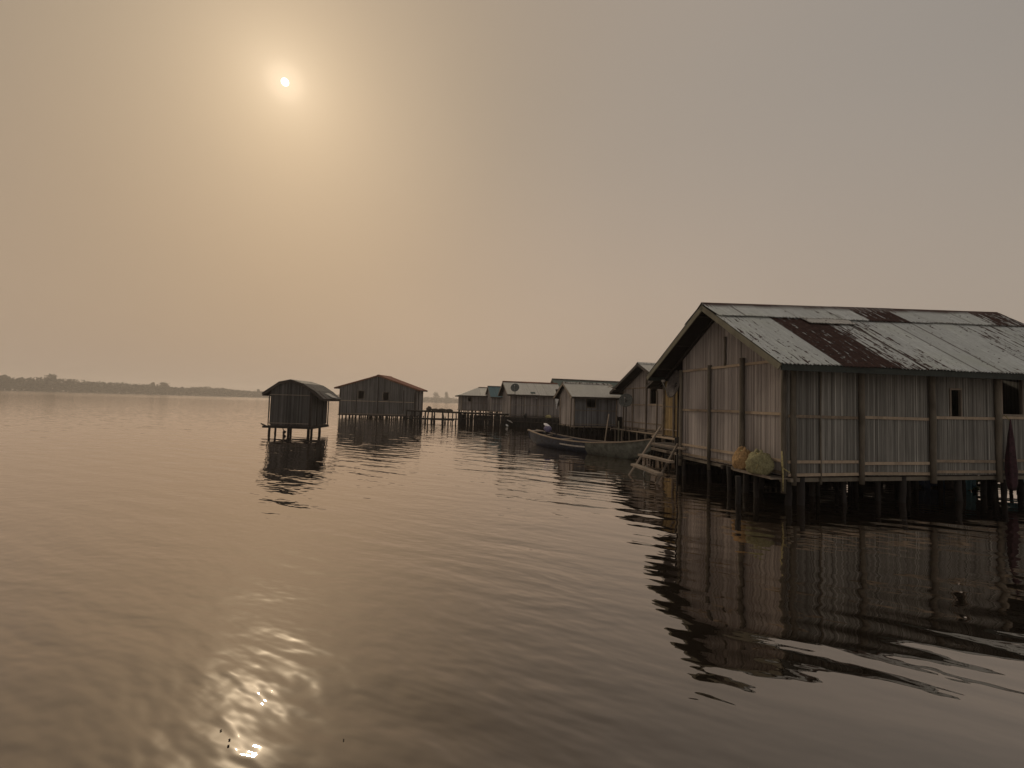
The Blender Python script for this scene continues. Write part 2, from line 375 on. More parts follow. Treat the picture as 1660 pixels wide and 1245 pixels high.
def sheet(mb, o, ud, vd, wd, ln, nd, rust, wave=.076, amp=.009, gloss=0, edge=0.0, lift=0.0):
    """corrugated sheet: o = lower corner, ud along the eave, vd up the slope"""
    o = Vector(o); ud = Vector(ud); vd = Vector(vd); nd = Vector(nd)
    nu = max(4, int(wd/wave*4)); nv = max(2, int(ln/.5)); base = len(mb.v)
    vs_ = [0, min(.035, ln*.3)] + [.035 + (ln-.035)*k/nv for k in range(1, nv+1)] if ln > .2 else [0, ln*.5, ln]
    e1 = ru(.2, 1.0) if rnd() < .5 else 0
    for vv in vs_:
        for i in range(nu+1):
            uu = wd*i/nu
            h = amp*math.sin(2*math.pi*i/4) + lift*(1-vv/ln)
            mb.v.append(tuple(o + ud*uu + vd*vv + nd*h))
    for j in range(len(vs_)-1):
        for i in range(nu):
            r = rust(i/nu, j/nv) if callable(rust) else rust
            e = max(.55 if j == 0 and edge and rnd() < .75 else 0, e1*edge if i < 2 else 0)
            mb.face((base+j*(nu+1)+i, base+j*(nu+1)+i+1, base+(j+1)*(nu+1)+i+1, base+(j+1)*(nu+1)+i), (r, gloss, e), True)
def post(mb, x, y, z0, z1, r, wob=.02, n=8, lean=(0,0)):
    k = 5; ps = []; rs = []
    for i in range(k):
        t = i/(k-1); ps.append((x + lean[0]*t + ru(-wob, wob)*.6, y + lean[1]*t + ru(-wob, wob)*.6, z0+(z1-z0)*t)); rs.append(r*ru(.85, 1.15))
    mb.tube(ps, rs, n)
def prof_z(prof, y):
    for (a, za), (b, zb) in zip(prof, prof[1:]):
        if a <= y <= b: return za + (zb-za)*(y-a)/(b-a)
    return prof[0][1] if y < prof[0][0] else prof[-1][1]

def stilt_house(name, label, loc, rz, L, W, zf, prof, og=(.5, .5), wallmat='reed_mid', roofmat='tin_warm', pitch=.05, rails=(), postmat='timber',
                posts_near=(), posts_gable=(), openings=None, stilts=(6, 4), stilt_r=.06, rust=None, lap=1.6, rowsplit=(1.0,), sheetw=.76, bargemat='timber', fasciamat='dark_timber',
                gable_mat=None, wave=.076, amp=.009, extra_stilts=(), rail_r=.03, ridge=True, hip=None, back=True, wall_zt=None, capmat=None, stilt_top=0.0, joist=True, roofedge=.6, hipl=None, warp=None):
    t = thing(name, label, 'stilt house', (*loc, 0), rz)
    op = openings or {}
    yr = max(prof, key=lambda p: p[1])
    zt0 = wall_zt or (prof_z(prof, 0) - .03)
    gz = lambda y: prof_z(prof, y) - .045
    mt = MAT[wallmat]; gm = MAT[gable_mat or wallmat]
    def wall(org, ud, nd, u0, u1, zt, o, mm, lab=None):
        b = MB(); wallmesh(b, org, ud, nd, u0, u1, zf, zt, o, pitch); return b.build('wall', mm, t, lab)
    wall((0, 0, 0), (1,0,0), (0,-1,0), 0, L, lambda u: gz(0), op.get('near', ()), mt)
    wall((0, 0, 0), (0,1,0), (-1,0,0), .002, W-.002, (lambda y: gz(0)) if hipl else gz, op.get('gable', ()), gm)
    if back:
        wall((0, W, 0), (1,0,0), (0,1,0), 0, L, lambda u: gz(W), (), mt)
        wall((L, 0, 0), (0,1,0), (1,0,0), .002, W-.002, gz, (), mt)
    # floor of planks on joists
    b = MB(); n = int(L/.22)
    for i in range(n): b.box(i*L/n+.004, (i+1)*L/n-.004, .05, W-.05, zf-.03+ru(0,.006), zf+.012)
    b.build('floor', MAT['dark_timber'], t)
    if joist:
        for y in (.04, W*.5, W-.04):
            b = MB(); b.bar((-.12, y, zf-.08), (L+.1, y, zf-.08+ru(-.01,.01)), .08, .09); b.build('joist', MAT[postmat if y < .1 else 'dark_timber'], t)
        b = MB(); b.bar((.03, -.1, zf-.07), (.03, W+.1, zf-.07), .07, .08, col=(.8,.5,0)); b.build('joist', MAT[postmat], t)
    # roof sheets
    b = MB(); x0, x1 = -og[0], L+og[1]
    for si, (p, q) in enumerate(zip(prof, prof[1:])):
        rising = q[1] > p[1]
        lo, hi = (p, q) if rising else (q, p)
        vd = Vector((0, hi[0]-lo[0], hi[1]-lo[1])); ln = vd.length; vd.normalize()
        nd = Vector((0, -vd.z, vd.y)) if vd.y > 0 else Vector((0, vd.z, -vd.y))
        a0 = 0
        for ri, fr in enumerate(rowsplit):
            seg0, seg1 = a0*ln, fr*ln; a0 = fr
            x = hipl or x0; k = 0
            while x < x1-.02:
                wd = min(sheetw*ru(.96, 1.04), x1-x)
                over = .10 if ri == 0 and len(rowsplit) > 1 else 0
                rr = rust(x+wd/2, ri, si) if rust else ru(-.1, .28)
                ll = seg1-seg0+over
                if hip and x+wd/2 > hip[0]:
                    mxl = ln*max(0.02, 1-(x+wd/2-hip[0])/(x1-hip[0])); ll = min(ll, mxl-seg0)
                if hipl and x+wd/2 < hipl:
                    ll = min(ll, ln*max(.02, (x+wd/2-x0)/(hipl-x0))-seg0)
                if ll > .05:
                    s0 = -ru(0, .03) if ri == 0 else -ru(.0, .03)
                    o = Vector((x, lo[0], lo[1])) + vd*(seg0+s0) + nd*(.012*(ri+1) + .004*(k % 2) + ru(0, .003))
                    rf = rr if callable(rr) else rr
                    sheet(b, o, (1, ru(-.004,.004), 0), vd, wd+.03, ll-s0, nd, rf, wave, amp, rnd(), edge=roofedge, lift=.03*ri+.004*rnd())
                x += wd; k += 1
    roof = b.build('roof', MAT[roofmat], t)
    # added near-black layer beneath the sheets that keeps the soffit dark
    b = MB()
    for (p, q) in zip(prof, prof[1:]):
        d = Vector((0, q[0]-p[0], q[1]-p[1])).normalized(); nn = Vector((0, -d.z, d.y))
        xa, xb = (hipl or x0)+.05, (hip[0] if hip else x1)-.05
        L_ = (Vector((0, q[0]-p[0], q[1]-p[1])).length-.08); ns = max(1, int((xb-xa)/.8)); nj = 3
        for a_ in range(ns):
            for j_ in range(nj):
                A0 = Vector((xa+(xb-xa)*a_/ns, p[0], p[1]))+d*(.04+L_*j_/nj)-nn*.022; A1 = Vector((xa+(xb-xa)*(a_+1)/ns, p[0], p[1]))+d*(.04+L_*j_/nj)-nn*.022
                b.hexa([A0-nn*.012, A1-nn*.012, A1-nn*.012+d*L_/nj, A0-nn*.012+d*L_/nj, A0, A1, A1+d*L_/nj, A0+d*L_/nj], (.5,.5,0))
    b.build('soffit_shade_sheet', MAT['stilt_wood'], t)
    if hipl:
        b = MB(); b.poly([(x0, prof[0][0], prof[0][1]), (x0, prof[-1][0], prof[-1][1]), (hipl, yr[0], yr[1])], (-.3,.3,0))
        for e_ in (prof[0], prof[-1]): b.poly([(x0, e_[0], e_[1]), (hipl+.03, e_[0], e_[1]), (hipl+.03, yr[0], yr[1]+.004)], (-.3,.2,0))
        b.build('hip_end', MAT[roofmat], roof)
    if ridge:
        b = MB(); yy, zz = yr; x00 = x0; x0 = hipl or x0; xe = hip[0] if hip else x1
        nseg = max(1, int((xe-x0)/1.8)); sl = .2
        for i in range(nseg):
            xa = x0 + (xe-x0)*i/nseg; xb = x0 + (xe-x0)*(i+1)/nseg + .04; dz = ru(0, .012); c = (ru(-.2, .9), rnd(), 0)
            for sgn in (-1, 1):
                yq = yy + sgn*sl; zq = prof_z(prof, yq)+.035+dz
                b.quad((xa, yy, zz+.06+dz), (xb, yy, zz+.06+dz), (xb, yq, zq), (xa, yq, zq), c)
                b.quad((xa, yy, zz+.052+dz), (xb, yy, zz+.052+dz), (xb, yq, zq-.008), (xa, yq, zq-.008), c)
        b.build('ridge_cap', MAT[capmat or roofmat], roof); x0 = x00
    # barge boards under the sheets at both gables, fascias along the eaves
    for xg in ([] if hipl else [x0+.02]) + ([] if hip else [x1-.02]):
        for (p, q) in zip(prof, prof[1:]):
            b = MB(); d = Vector((0, q[0]-p[0], q[1]-p[1])).normalized(); nn = Vector((0, -d.z, d.y))
            b.bar(Vector((xg, p[0], p[1]))-nn*.075, Vector((xg, q[0], q[1]))-nn*.075, .03, .13, up=nn, col=(ru(.4,.8), .5, 0)); b.build('barge_board', MAT[bargemat], t)
    for (yy, zz, sg) in ((prof[0][0], prof[0][1], 1), (prof[-1][0], prof[-1][1], -1)):
        b = MB(); nn_ = max(1, int((x1-x0)/1.2))
        for q_ in range(nn_):
            xa_ = x0+.04+(x1-x0-.08)*q_/nn_; xb_ = x0+.04+(x1-x0-.08)*(q_+1)/nn_; b.bar((xa_, yy+sg*.035, zz-.065), (xb_, yy+sg*.035, zz-.065), .03, .13, col=(.5,.5,0))
        b.build('fascia_board', MAT[fasciamat], t)
    # rafters and purlins seen under the overhang
    nr = max(2, int(L/1.5))
    for i in range(nr+1):
        xx = -.06 + (L+.12)*i/nr; b = MB()
        if hipl and xx < hipl: continue
        for (p, q) in zip(prof, prof[1:]):
            d = Vector((0, q[0]-p[0], q[1]-p[1])).normalized(); nn = Vector((0, -d.z, d.y))
            b.bar(Vector((xx, p[0]+.07*abs(d.y), p[1]))-nn*.085+d*.06, Vector((xx, q[0], q[1]))-nn*.085-d*.06, .06, .08, up=nn)
        b.build('rafter', MAT['dark_timber'], t)
    for fr in (.12, .5, .85):
        for (p, q) in ((prof[0], yr), (yr, prof[-1])):
            y_ = p[0]+(q[0]-p[0])*fr; z_ = prof_z(prof, y_)
            b = MB(); b.bar(((hipl or x0)+.05, y_, z_-.03), ((hip[0] if hip else x1)-.05, y_, z_-.03), .04, .045); b.build('purlin', MAT['dark_timber'], t)
    # wall posts and rails
    for x, r, z1 in posts_near:
        b = MB(); post(b, x, -.012-r, zf-.18, z1 or (gz(0)-.05), r, .012); b.build('post', MAT[postmat], t)
    for y, r, za, z1 in posts_gable:
        b = MB(); post(b, -.012-r, y, za, z1, r, .012, lean=(0, 0)); b.build('post', MAT[postmat], t)
    for side, a, b_, z in rails:
        b = MB()
        if side == 'near': b.bar((a, -.03, z+ru(-.012,.012)), (b_, -.03, z+ru(-.012,.012)), .03, rail_r*2)
        else: b.bar((-.03, a, z+ru(-.012,.012)), (-.03, b_, z+ru(-.012,.012)), .03, rail_r*2)
        b.build('rail', MAT['pale_timber' if rail_r > .025 else 'timber'], t)
    for side, lst in op.items():
        for (a, c, za, zc) in lst:
            b = MB(); e = .045
            for (ua, ub, z0, z1) in ((a-e, c+e, za-e, za), (a-e, c+e, zc, zc+e), (a-e, a, za, zc), (c, c+e, za, zc)):
                if side == 'near': b.box(ua, ub, -.026, .028, z0, z1)
                else: b.box(-.026, .028, ua, ub, z0, z1)
            b.build('window_frame', MAT['timber'], t)
    # stilts
    nx, ny = stilts
    for i in range(nx):
        for j in range(ny):
            x = (L-.1)*i/(nx-1)+.05 + ru(-.1, .1)*(0 < i < nx-1); y = (W-.1)*j/(ny-1)+.05 + ru(-.08, .08)*(0 < j < ny-1)
            b = MB(); post(b, x, y, -.8, zf-.035+stilt_top, stilt_r*ru(.75, 1.25), .025, 7, (ru(-.06,.06), ru(-.06,.06))); b.build('stilt', MAT['stilt_wood'], t)
    for (x, y, z1, r) in extra_stilts:
        b = MB(); post(b, x, y, -.8, z1, r, .02, 7, (ru(-.05,.05), ru(-.05,.05))); b.build('stilt', MAT['stilt_wood'], t)
    if warp: warp_house(t, warp)
    return t
def warp_house(t, keys):
    # old timber creeps: heights drift along the house, keys = [(z, rise per metre of length)]
    for o in list(sc.collection.objects):
        if o.parent == t or (o.parent and o.parent.parent == t):
            for v in o.data.vertices:
                z = v.co.z; k = keys[0][1] if z < keys[0][0] else keys[-1][1]
                for (a, ka), (c, kc) in zip(keys, keys[1:]):
                    if a <= z <= c: k = ka+(kc-ka)*(z-a)/(c-a)
                v.co.z += v.co.x*k

LROT = R(12)
ldir = Vector((math.cos(LROT), math.sin(LROT))); gdir = Vector((-math.sin(LROT), math.cos(LROT)))
def local(loc, px, off=0.0, axis='l'):
    """distance along an axis from loc at which the vertical plane is seen at column px"""
    k = hp(px, 1).x; o = Vector(loc); d, e = (ldir, gdir) if axis == 'l' else (gdir, ldir)
    o = o + e*off
    return (k*o.y - o.x)/(d.x - k*d.y)

# ---- A: the near house
CA = hp(1276, 9.44)
sA = lambda px, off=0: local(CA, px, off, 'l'); gA = lambda px, off=0: local(CA, px, off, 'g')
WA = gA(1106); ZF = .62
prA = [(-.58, 3.0), (1.98, 4.80), (WA+.92, 3.03)]
def rustA(x, row, side):
    if side == 1: return ru(.0, .5)
    if row == 0:   # lower sheets
        if 1.15 < x < 2.0: return .88
        if 2.0 < x < 2.75: return .50
        if 5.2 < x < 6.0: return .2
        if 3.3 < x < 4.0 or 7.2 < x < 8: return .36
        return ru(-.02, .30)
    if 4.0 < x < 5.45: return .85
    if 5.7 < x < 6.4: return .45
    if x > 8.6: return .7
    return ru(-.1, .24)
postsA = [(sA(1282), .055, None), (sA(1392), .058, None), (sA(1506), .062, None), (sA(1612), .06, None), (sA(1328), .02, None), (8.2, .06, None), (10.2, .06, None)]
gpA = [(gA(1153), .048, .38, 3.24), (gA(1207), .062, .5, 3.32), (gA(1177), .03, 3.18, 3.95), (gA(1106)-.02, .05, .3, 3.2), (.03, .05, .25, 3.15)]
railsA = [('near', 0, sA(1392)-.06, 1.92), ('near', sA(1392)+.06, sA(1506)-.06, 1.93), ('near', sA(1506)+.06, sA(1612)-.06, 1.96), ('near', sA(1612)+.06, 11.2, 2.0),
          ('near', 0, sA(1392)-.06, .93), ('near', sA(1392)+.06, sA(1506)-.06, .91), ('near', sA(1506)+.06, sA(1612)-.06, .95), ('near', sA(1612)+.06, 11.2, .97),
          ('near', 0, sA(1392)-.06, .66), ('near', sA(1392)+.06, sA(1506)-.06, .665), ('near', sA(1506)+.06, sA(1612)-.06, .69), ('near', sA(1612)+.06, 11.2, .69),
          ('gable', .06, gA(1207)-.06, 1.97), ('gable', gA(1207)+.06, WA+.1, 1.98), ('gable', .3, WA, 3.16),
          ('gable', .1, gA(1153)-.05, .93), ('gable', gA(1153)+.05, WA, .95), ('gable', .1, WA+.05, .68)]
opA = {'near': [(sA(1541), sA(1556), 2.0, 2.62), (sA(1624), sA(1656), 2.08, 2.96)]}
xs = [(ru(-.2, 11), ru(.2, WA+.6), .6, ru(.035, .07)) for _ in range(40)] + [(sA(1298), .0, .6, .075), (sA(1190, .4), .25, .6, .06)]
A = stilt_house('stilt_house', 'large nearest reed-walled house on stilts with patchy white and rust tin roof', CA, LROT, 11.4, WA, ZF, prA, (.72, .5), 'reed_grey', 'tin_roof', .027,
                railsA, 'post_wood', postsA, gpA, opA, (8, 4), .055, rustA, rowsplit=(.745, 1.0), bargemat='olive_board', fasciamat='green_fascia', gable_mat='reed_pink',
                extra_stilts=xs, rail_r=.032, hip=(9.7,), capmat='tin_cap', wave=.095, amp=.016, roofedge=1.0)
# hip end of its roof
b = MB(); 
hx0, hx1 = 9.7, 11.9
for i in range(8):
    a0, a1 = i/8, (i+1)/8
    ya0 = -.58+(WA+1.5)*a0; ya1 = -.58+(WA+1.5)*a1
    f = lambda y: (hx1, y, 3.01)
    b.poly([f(ya0), f(ya1), (hx0, 1.98, 4.80)], (ru(0,.8), rnd(), 0))
b.build('hip_end', MAT['tin_roof'], A)
_vd = Vector((0, 2.56, 1.80)).normalized(); _nd = Vector((0, -_vd.z, _vd.y))
b = MB(); sheet(b, Vector((sA(1478, -.4)-1.2, -.58, 3.0)) + _vd*2.02 + _nd*.045, (1, .01, 0), _vd, 1.5, .42, _nd, .12, .095, .014, .2, edge=1, lift=.03); b.build('roof_patch', MAT['tin_warm'], A)
# ledge for the net bundles, wiry tie at the corner
b = MB(); b.bar((-.42, .02, ZF-.02), (-.42, 1.05, ZF), .03, .035); 
for k in range(5): b.bar((-.05-.09*k, -.05, ZF-.045), (-.05-.09*k, 1.12, ZF-.03), .075, .02)
b.build('ledge', MAT['timber'], A)
b = MB(); b.tube([(-.18, -.05, ZF+.55), (-.2, -.08, ZF+.3), (-.16, -.06, ZF+.05), (-.2, -.1, ZF-.3)], [.012, .02, .016, .01], 5); b.tube([(-.2,-.08,ZF+.2), (-.05,-.12,ZF+.1)], .012, 5); b.build('tie_rope', MAT['straw'], A)
b = MB(); b.bar((.1, WA+.55, 2.92), (10.5, WA+.55, 2.9), .08, .08)
b.build('eave_beam', MAT['dark_timber'], A)
warp_house(A, [(1.2, 0.003), (3.0, .012), (4.85, .05)])

def bundle(name, label, c, rx, ry, rz_, mat, seed):
    bm = bmesh.new(); bmesh.ops.create_icosphere(bm, subdivisions=4, radius=1)
    for v in bm.verts:
        p = v.co.copy(); an_ = math.atan2(p.y, p.x)
        k = 1 + .22*noise.noise(p*1.7+Vector((seed,0,0))) + .11*noise.noise(p*4+Vector((0,seed,0))) + .05*noise.noise(p*9) + .035*math.sin(an_*11+seed+p.z*2)*(.3+max(0, p.z))
        z = p.z*k
        if z < -.6: z = -.6 + (z+.6)*.25
        if z > .35: k *= 1-.28*(z-.35); z = .35+(z-.35)*1.25 
        if z > .75: z -= .5*max(0, (z-.75))*(1+math.sin(an_*3))
        v.co = Vector((p.x*k*rx, p.y*k*ry, (z+.62)*rz_))
    me = bpy.data.meshes.new(name); bm.to_mesh(me); bm.free(); me.polygons.foreach_set('use_smooth', [True]*len(me.polygons)); me.materials.append(MAT[mat])
    t = thing(name, label, 'net bundle', c, ru(0, 1), 'bundles on the ledge of the near house')
    o = bpy.data.objects.new('sack', me); sc.collection.objects.link(o); o.parent = t
    b = MB()
    for j in range(7):
        a0 = j*.9+seed; p0 = Vector((math.cos(a0)*rx*.92, math.sin(a0)*ry*.92, .35*rz_)); p1 = Vector((math.cos(a0+.5)*rx*.66, math.sin(a0+.5)*ry*.66, 1.22*rz_)); p2 = Vector((math.cos(a0+1)*rx*.1, math.sin(a0+1)*ry*.1, 1.52*rz_))
        b.tube([p0*1.02, (p0+p1)*.5*1.05+Vector((0,0,.02)), p1*1.04, p2], [.008, .012, .012, .01], 5)
    b.tube([(rx*.35*math.cos(a), ry*.35*math.sin(a), 1.45*rz_+.01*math.sin(3*a)) for a in [i*.63 for i in range(11)]], .016, 5)
    b.build('tie_cord', MAT['straw'], t)
def toW(loc, x, y, rot=LROT):
    c, s = math.cos(rot), math.sin(rot); return Vector((loc[0]+x*c-y*s, loc[1]+x*s+y*c))
p = toW(CA, -.30, .42); bundle('net_bundle', 'olive green net bundle nearer the corner post of the large house', (p.x, p.y, ZF), .27, .26, .30, 'olive_net', 1.3)
p = toW(CA, -.24, 1.0); bundle('net_bundle', 'ochre orange net bundle behind the olive one on the ledge', (p.x, p.y, ZF), .22, .24, .30, 'ochre_net', 4.1)

# folded maroon net hanging on the near wall, far right
p = toW(CA, sA(1638, -.22), -.22); t = thing('hanging_net', 'dark maroon fishing net hung to dry in a pointed bunch beside the wide window', 'fishing net', (p.x, p.y, 0), LROT)
b = MB(); rings = [(2.0, .015), (1.8, .04), (1.5, .08), (1.1, .12), (.75, .14), (.45, .12), (.3, .08)]; n = 18; base = 0
for z, r in rings:
    for k in range(n):
        a = 2*math.pi*k/n; rr = r*(1+.22*math.sin(a*5+z*2)); b.v.append((rr*math.cos(a), rr*.55*math.sin(a), z))
for i in range(len(rings)-1):
    for k in range(n): b.face((i*n+k, i*n+(k+1)%n, (i+1)*n+(k+1)%n, (i+1)*n+k), (.5,0,0), True)
b.face(tuple(range((len(rings)-1)*n, len(rings)*n)))
b.build('net', MAT['maroon_net'], t)
b = MB(); b.tube([(0,0,1.95), (0,.1,2.1), (0,.16,2.06)], .01, 5); b.build('hanging_cord', MAT['straw'], t)

# teal and navy sheeting hung beneath and behind the near house, weed bank
def tarp(name, label, x0, x1, y, z0, z1, mat, seed):
    p = toW(CA, (x0+x1)/2, y); o = MB(); n = 24; hw = (x1-x0)/2
    for j in range(9):
        for i in range(n+1):
            u = -hw+2*hw*i/n; z = z1+(z0-z1)*j/8
            o.v.append((u, .06*math.sin(i*1.1+seed)*(.3+j/8)+.03*noise.noise(Vector((i*.4, j*.5, seed))), z + .06*math.sin(i*.35+seed)*(j/8)))
    for j in range(8):
        for i in range(n): o.face((j*(n+1)+i, j*(n+1)+i+1, (j+1)*(n+1)+i+1, (j+1)*(n+1)+i), (.5,0,0), True)
    ob = o.build(name, MAT[mat]); ob.location = (p.x, p.y, 0); ob.rotation_euler = (0,0,LROT); md = ob.modifiers.new('thick', 'SOLIDIFY'); md.thickness = .006
    tag(ob, label, 'tarpaulin')
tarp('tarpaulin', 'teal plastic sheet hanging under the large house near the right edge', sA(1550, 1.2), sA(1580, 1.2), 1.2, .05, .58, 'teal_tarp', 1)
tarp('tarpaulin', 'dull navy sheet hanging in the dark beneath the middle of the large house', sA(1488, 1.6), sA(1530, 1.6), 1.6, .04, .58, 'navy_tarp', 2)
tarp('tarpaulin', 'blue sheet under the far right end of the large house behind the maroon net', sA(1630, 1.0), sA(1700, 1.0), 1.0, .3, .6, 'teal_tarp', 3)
wb = MB(); p = toW(CA, sA(1600, 2.2), 2.2)
for _ in range(700):
    a = Vector((ru(-.9,.9), ru(-.25,.25), ru(0,.14))); d = Vector((ru(-.06,.06), ru(-.06,.06), ru(.03,.1))); s = Vector((ru(-.02,.02), ru(-.02,.02), 0))
    wb.poly([a-s, a+s, a+d])
for _ in range(40): wb.poly([Vector((ru(-.9,.9), ru(-.25,.25), .02)) for _ in range(3)])
o = wb.build('water_weed', MAT['weed']); o.location = (p.x, p.y, .03); o.rotation_euler = (0,0,LROT); tag(o, 'patch of green floating weed in the gloom under the large house', 'weed', kind='stuff')

# dark stake rows behind and below the houses; some added to block bright water
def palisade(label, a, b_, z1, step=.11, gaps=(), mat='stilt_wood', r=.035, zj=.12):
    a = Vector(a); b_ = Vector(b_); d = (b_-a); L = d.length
    t = thing('stake_screen', label, 'stake fence', (a.x, a.y, 0), math.atan2(d.y, d.x)); o = MB(); x = 0
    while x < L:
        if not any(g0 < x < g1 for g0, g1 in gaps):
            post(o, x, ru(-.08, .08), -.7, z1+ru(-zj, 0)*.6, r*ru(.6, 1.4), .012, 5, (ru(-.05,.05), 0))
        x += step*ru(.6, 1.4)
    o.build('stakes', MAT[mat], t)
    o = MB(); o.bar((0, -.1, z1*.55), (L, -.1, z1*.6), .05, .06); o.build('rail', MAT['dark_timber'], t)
q0 = toW(CA, 1.9, WA+3.2); q1 = toW(CA, 12.5, WA+3.2)
palisade('added dense stake screen blocking the bright water behind the large near house', q0, q1, .95, .05, ((5.2, 5.5), (8.3, 8.8)), r=.045)  # added backdrop, keeps the space under the floor dark
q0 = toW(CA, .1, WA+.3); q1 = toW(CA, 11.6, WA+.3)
palisade('added dark stakes blocking light gaps along the back edge of the large near house', q0, q1, .61, .035, ((3.6, 3.72), (6.3, 6.6)), r=.05)  # added close screen, shuts out light from behind the house

# ---- B: gable house behind the near one
CBn = hp(1098, 22.4); WB = 6.1
prB = [(-.5, 3.02), (2.9, 4.62), (WB+.55, 2.98)]
gB = lambda px: local(CBn, px, 0, 'g')
B = stilt_house('stilt_house', 'pinkish reed gable house behind the large one with dark ragged roof edge and one window', CBn, LROT, 7.5, WB, .74, prB, (.75, .3), 'reed_mid', 'tin_warm', .045,
    [('gable', 0, WB, 3.22), ('gable', 0, WB, 2.2), ('gable', 0, WB, 1.12), ('gable', 0, WB, .78)], 'timber', [],
    [(gB(1012), .05, .1, 3.1), (gB(1027), .045, .5, 3.2), (gB(1049), .05, -.3, 3.9), (gB(1066), .04, .5, 3.0), (.05, .05, 0, 3.1)],
    {'gable': [(gB(1065), gB(1054), 2.28, 3.12)]}, (6, 7), .05, None, gable_mat='reed_pink', bargemat='dark_timber', rail_r=.028)
b = MB(); b.box(-.78, -.3, -.3, WB+.2, .60, .635); b.build('deck_strip', MAT['pale_timber'], B)
for k in range(7):
    b = MB(); post(b, -.72, k*.95, -.7, .6, .045, .02, 6); b.build('stilt', MAT['timber'], B)

# ---- Y: yellow boarded shack between them
CY = hp(1140, 18.3); WY = 3.2
gY = lambda px: local(CY, px, 0, 'g'); WY = gY(1077)
prY = [(-.4, 3.0), (WY*.42, 4.25), (WY+.6, 3.12)]
Y = stilt_house('stilt_house', 'small shack with yellow boarded end wall squeezed between the two gable houses', CY, LROT, 4.5, WY, .72, prY, (.7, .2), 'reed_mid', 'tin_warm', .10,
    [('gable', 0, WY+.3, 2.12), ('gable', 0, WY+.3, 1.02)], 'timber', [], [(gY(1077), .05, .3, 3.3), (gY(1094), .05, .1, 3.2)], {}, (4, 4), .05, None, gable_mat='yellow_board', bargemat='dark_timber', rail_r=.028)
b = MB(); b.bar((-.35, -.3, .64), (-.35, WY+.3, .64), .3, .05, col=(1,.5,0)); b.build('deck_strip', MAT['pale_timber'], Y)

# ---- D: grey house with one window above the boat
CD = hp(930, 28.6); sD = lambda px: local(CD, px)
LD = sD(1001)
D = stilt_house('stilt_house', 'grey reed house with pale sheet roof and dark window behind the moored boat', CD, LROT, LD, 2.9, .73, [(-.5, 2.62), (1.45, 3.62), (3.4, 2.62)], (.34, .1), 'reed_blue', 'tin_warm', .06,
    [('near', 0, LD, 1.75), ('near', 0, LD, .82)], 'timber', [(.03, .045, None), (LD-.1, .05, None)], [(.4, .04, .5, 2.6), (2.6, .04, .6, 2.6)], {'near': [(sD(951), sD(965), 1.95, 2.5)]}, (9, 4), .05, rust=lambda x, r, s: ru(-.5, -.05), gable_mat='reed_pink', rail_r=.022)
# ---- green roofed house behind D
CG = hp(906, 45)
stilt_house('stilt_house', 'house whose long green roof shows above the pale roof behind the boat', CG, LROT, local(CG, 1040), 4.0, .9, [(-.5, 3.1), (2.0, 4.88), (4.5, 3.1)], (.2, .4), 'reed_mid', 'tin_green', .09, (), 'timber', [], [], {}, (6, 3), .05, rust=lambda x, r, s: ru(-.5, .0), capmat='tin_green', bargemat='tin_green')
# ---- C
CC = hp(827, 40.0); sC = lambda px: local(CC, px); LC = sC(909)
C_ = stilt_house('stilt_house', 'grey-brown reed house with a satellite dish and small panel on its pale roof', CC, LROT, LC, 3.8, .93, [(-.5, 2.9), (1.9, 4.18), (4.3, 2.9)], (.42, .18), 'reed_mid', 'tin_warm', .06,
    [('near', 0, LC, 1.95), ('near', 0, LC, 1.05)], 'timber', [(.02, .05, None), (sC(850), .03, None), (sC(872), .03, None), (LC-.05, .04, None)], [], {'near': [(sC(902), sC(911)-.1, 2.0, 2.6)]}, (8, 4), .05, rust=lambda x, r, s: ru(-.5, -.05), rail_r=.02, capmat='red_brown')
b = MB()
for k in range(25): b.box(-.1+k*.24, .12+k*.24, -1.0, -.03, .80+ru(-.01,.01), .84)
b.build('front_deck', MAT['dark_timber'], C_)
for k in range(13):
    b = MB(); post(b, k*.44, -.95, -.7, .8, .045, .02, 6); b.build('stilt', MAT['stilt_wood'], C_)
# ---- E, F
CE = hp(748, 55.0); LE = local(CE, 812)
E = stilt_house('stilt_house', 'distant low house with pale hipped-looking roof at the end of the jetty', CE, LROT, LE, 4.4, 1.12, [(-.5, 2.95), (2.2, 4.1), (4.9, 2.95)], (.5, .1), 'reed_mid', 'tin_warm', .06,
    [('near', 0, LE, 2.0)], 'timber', [(.03, .06, None), (1.3, .04, None), (2.9, .04, None)], [], {'near': [(.85, 1.35, 2.2, 2.7)]}, (9, 3), .06, rust=lambda x, r, s: ru(-.5, -.05), rail_r=.025, hipl=2.4)
CF = hp(797, 52.0); LF = local(CF, 850)
stilt_house('stilt_house', 'house with steep blue-green roof between the jetty house and the dish house', CF, LROT, LF, 4.2, 1.15, [(-.4, 2.8), (2.0, 4.15), (4.6, 2.85)], (.25, .2), 'reed_mid', 'tin_blue', .06,
    [('near', 0, LF, 2.0)], 'timber', [], [], {}, (6, 3), .06, rust=lambda x, r, s: -.5)

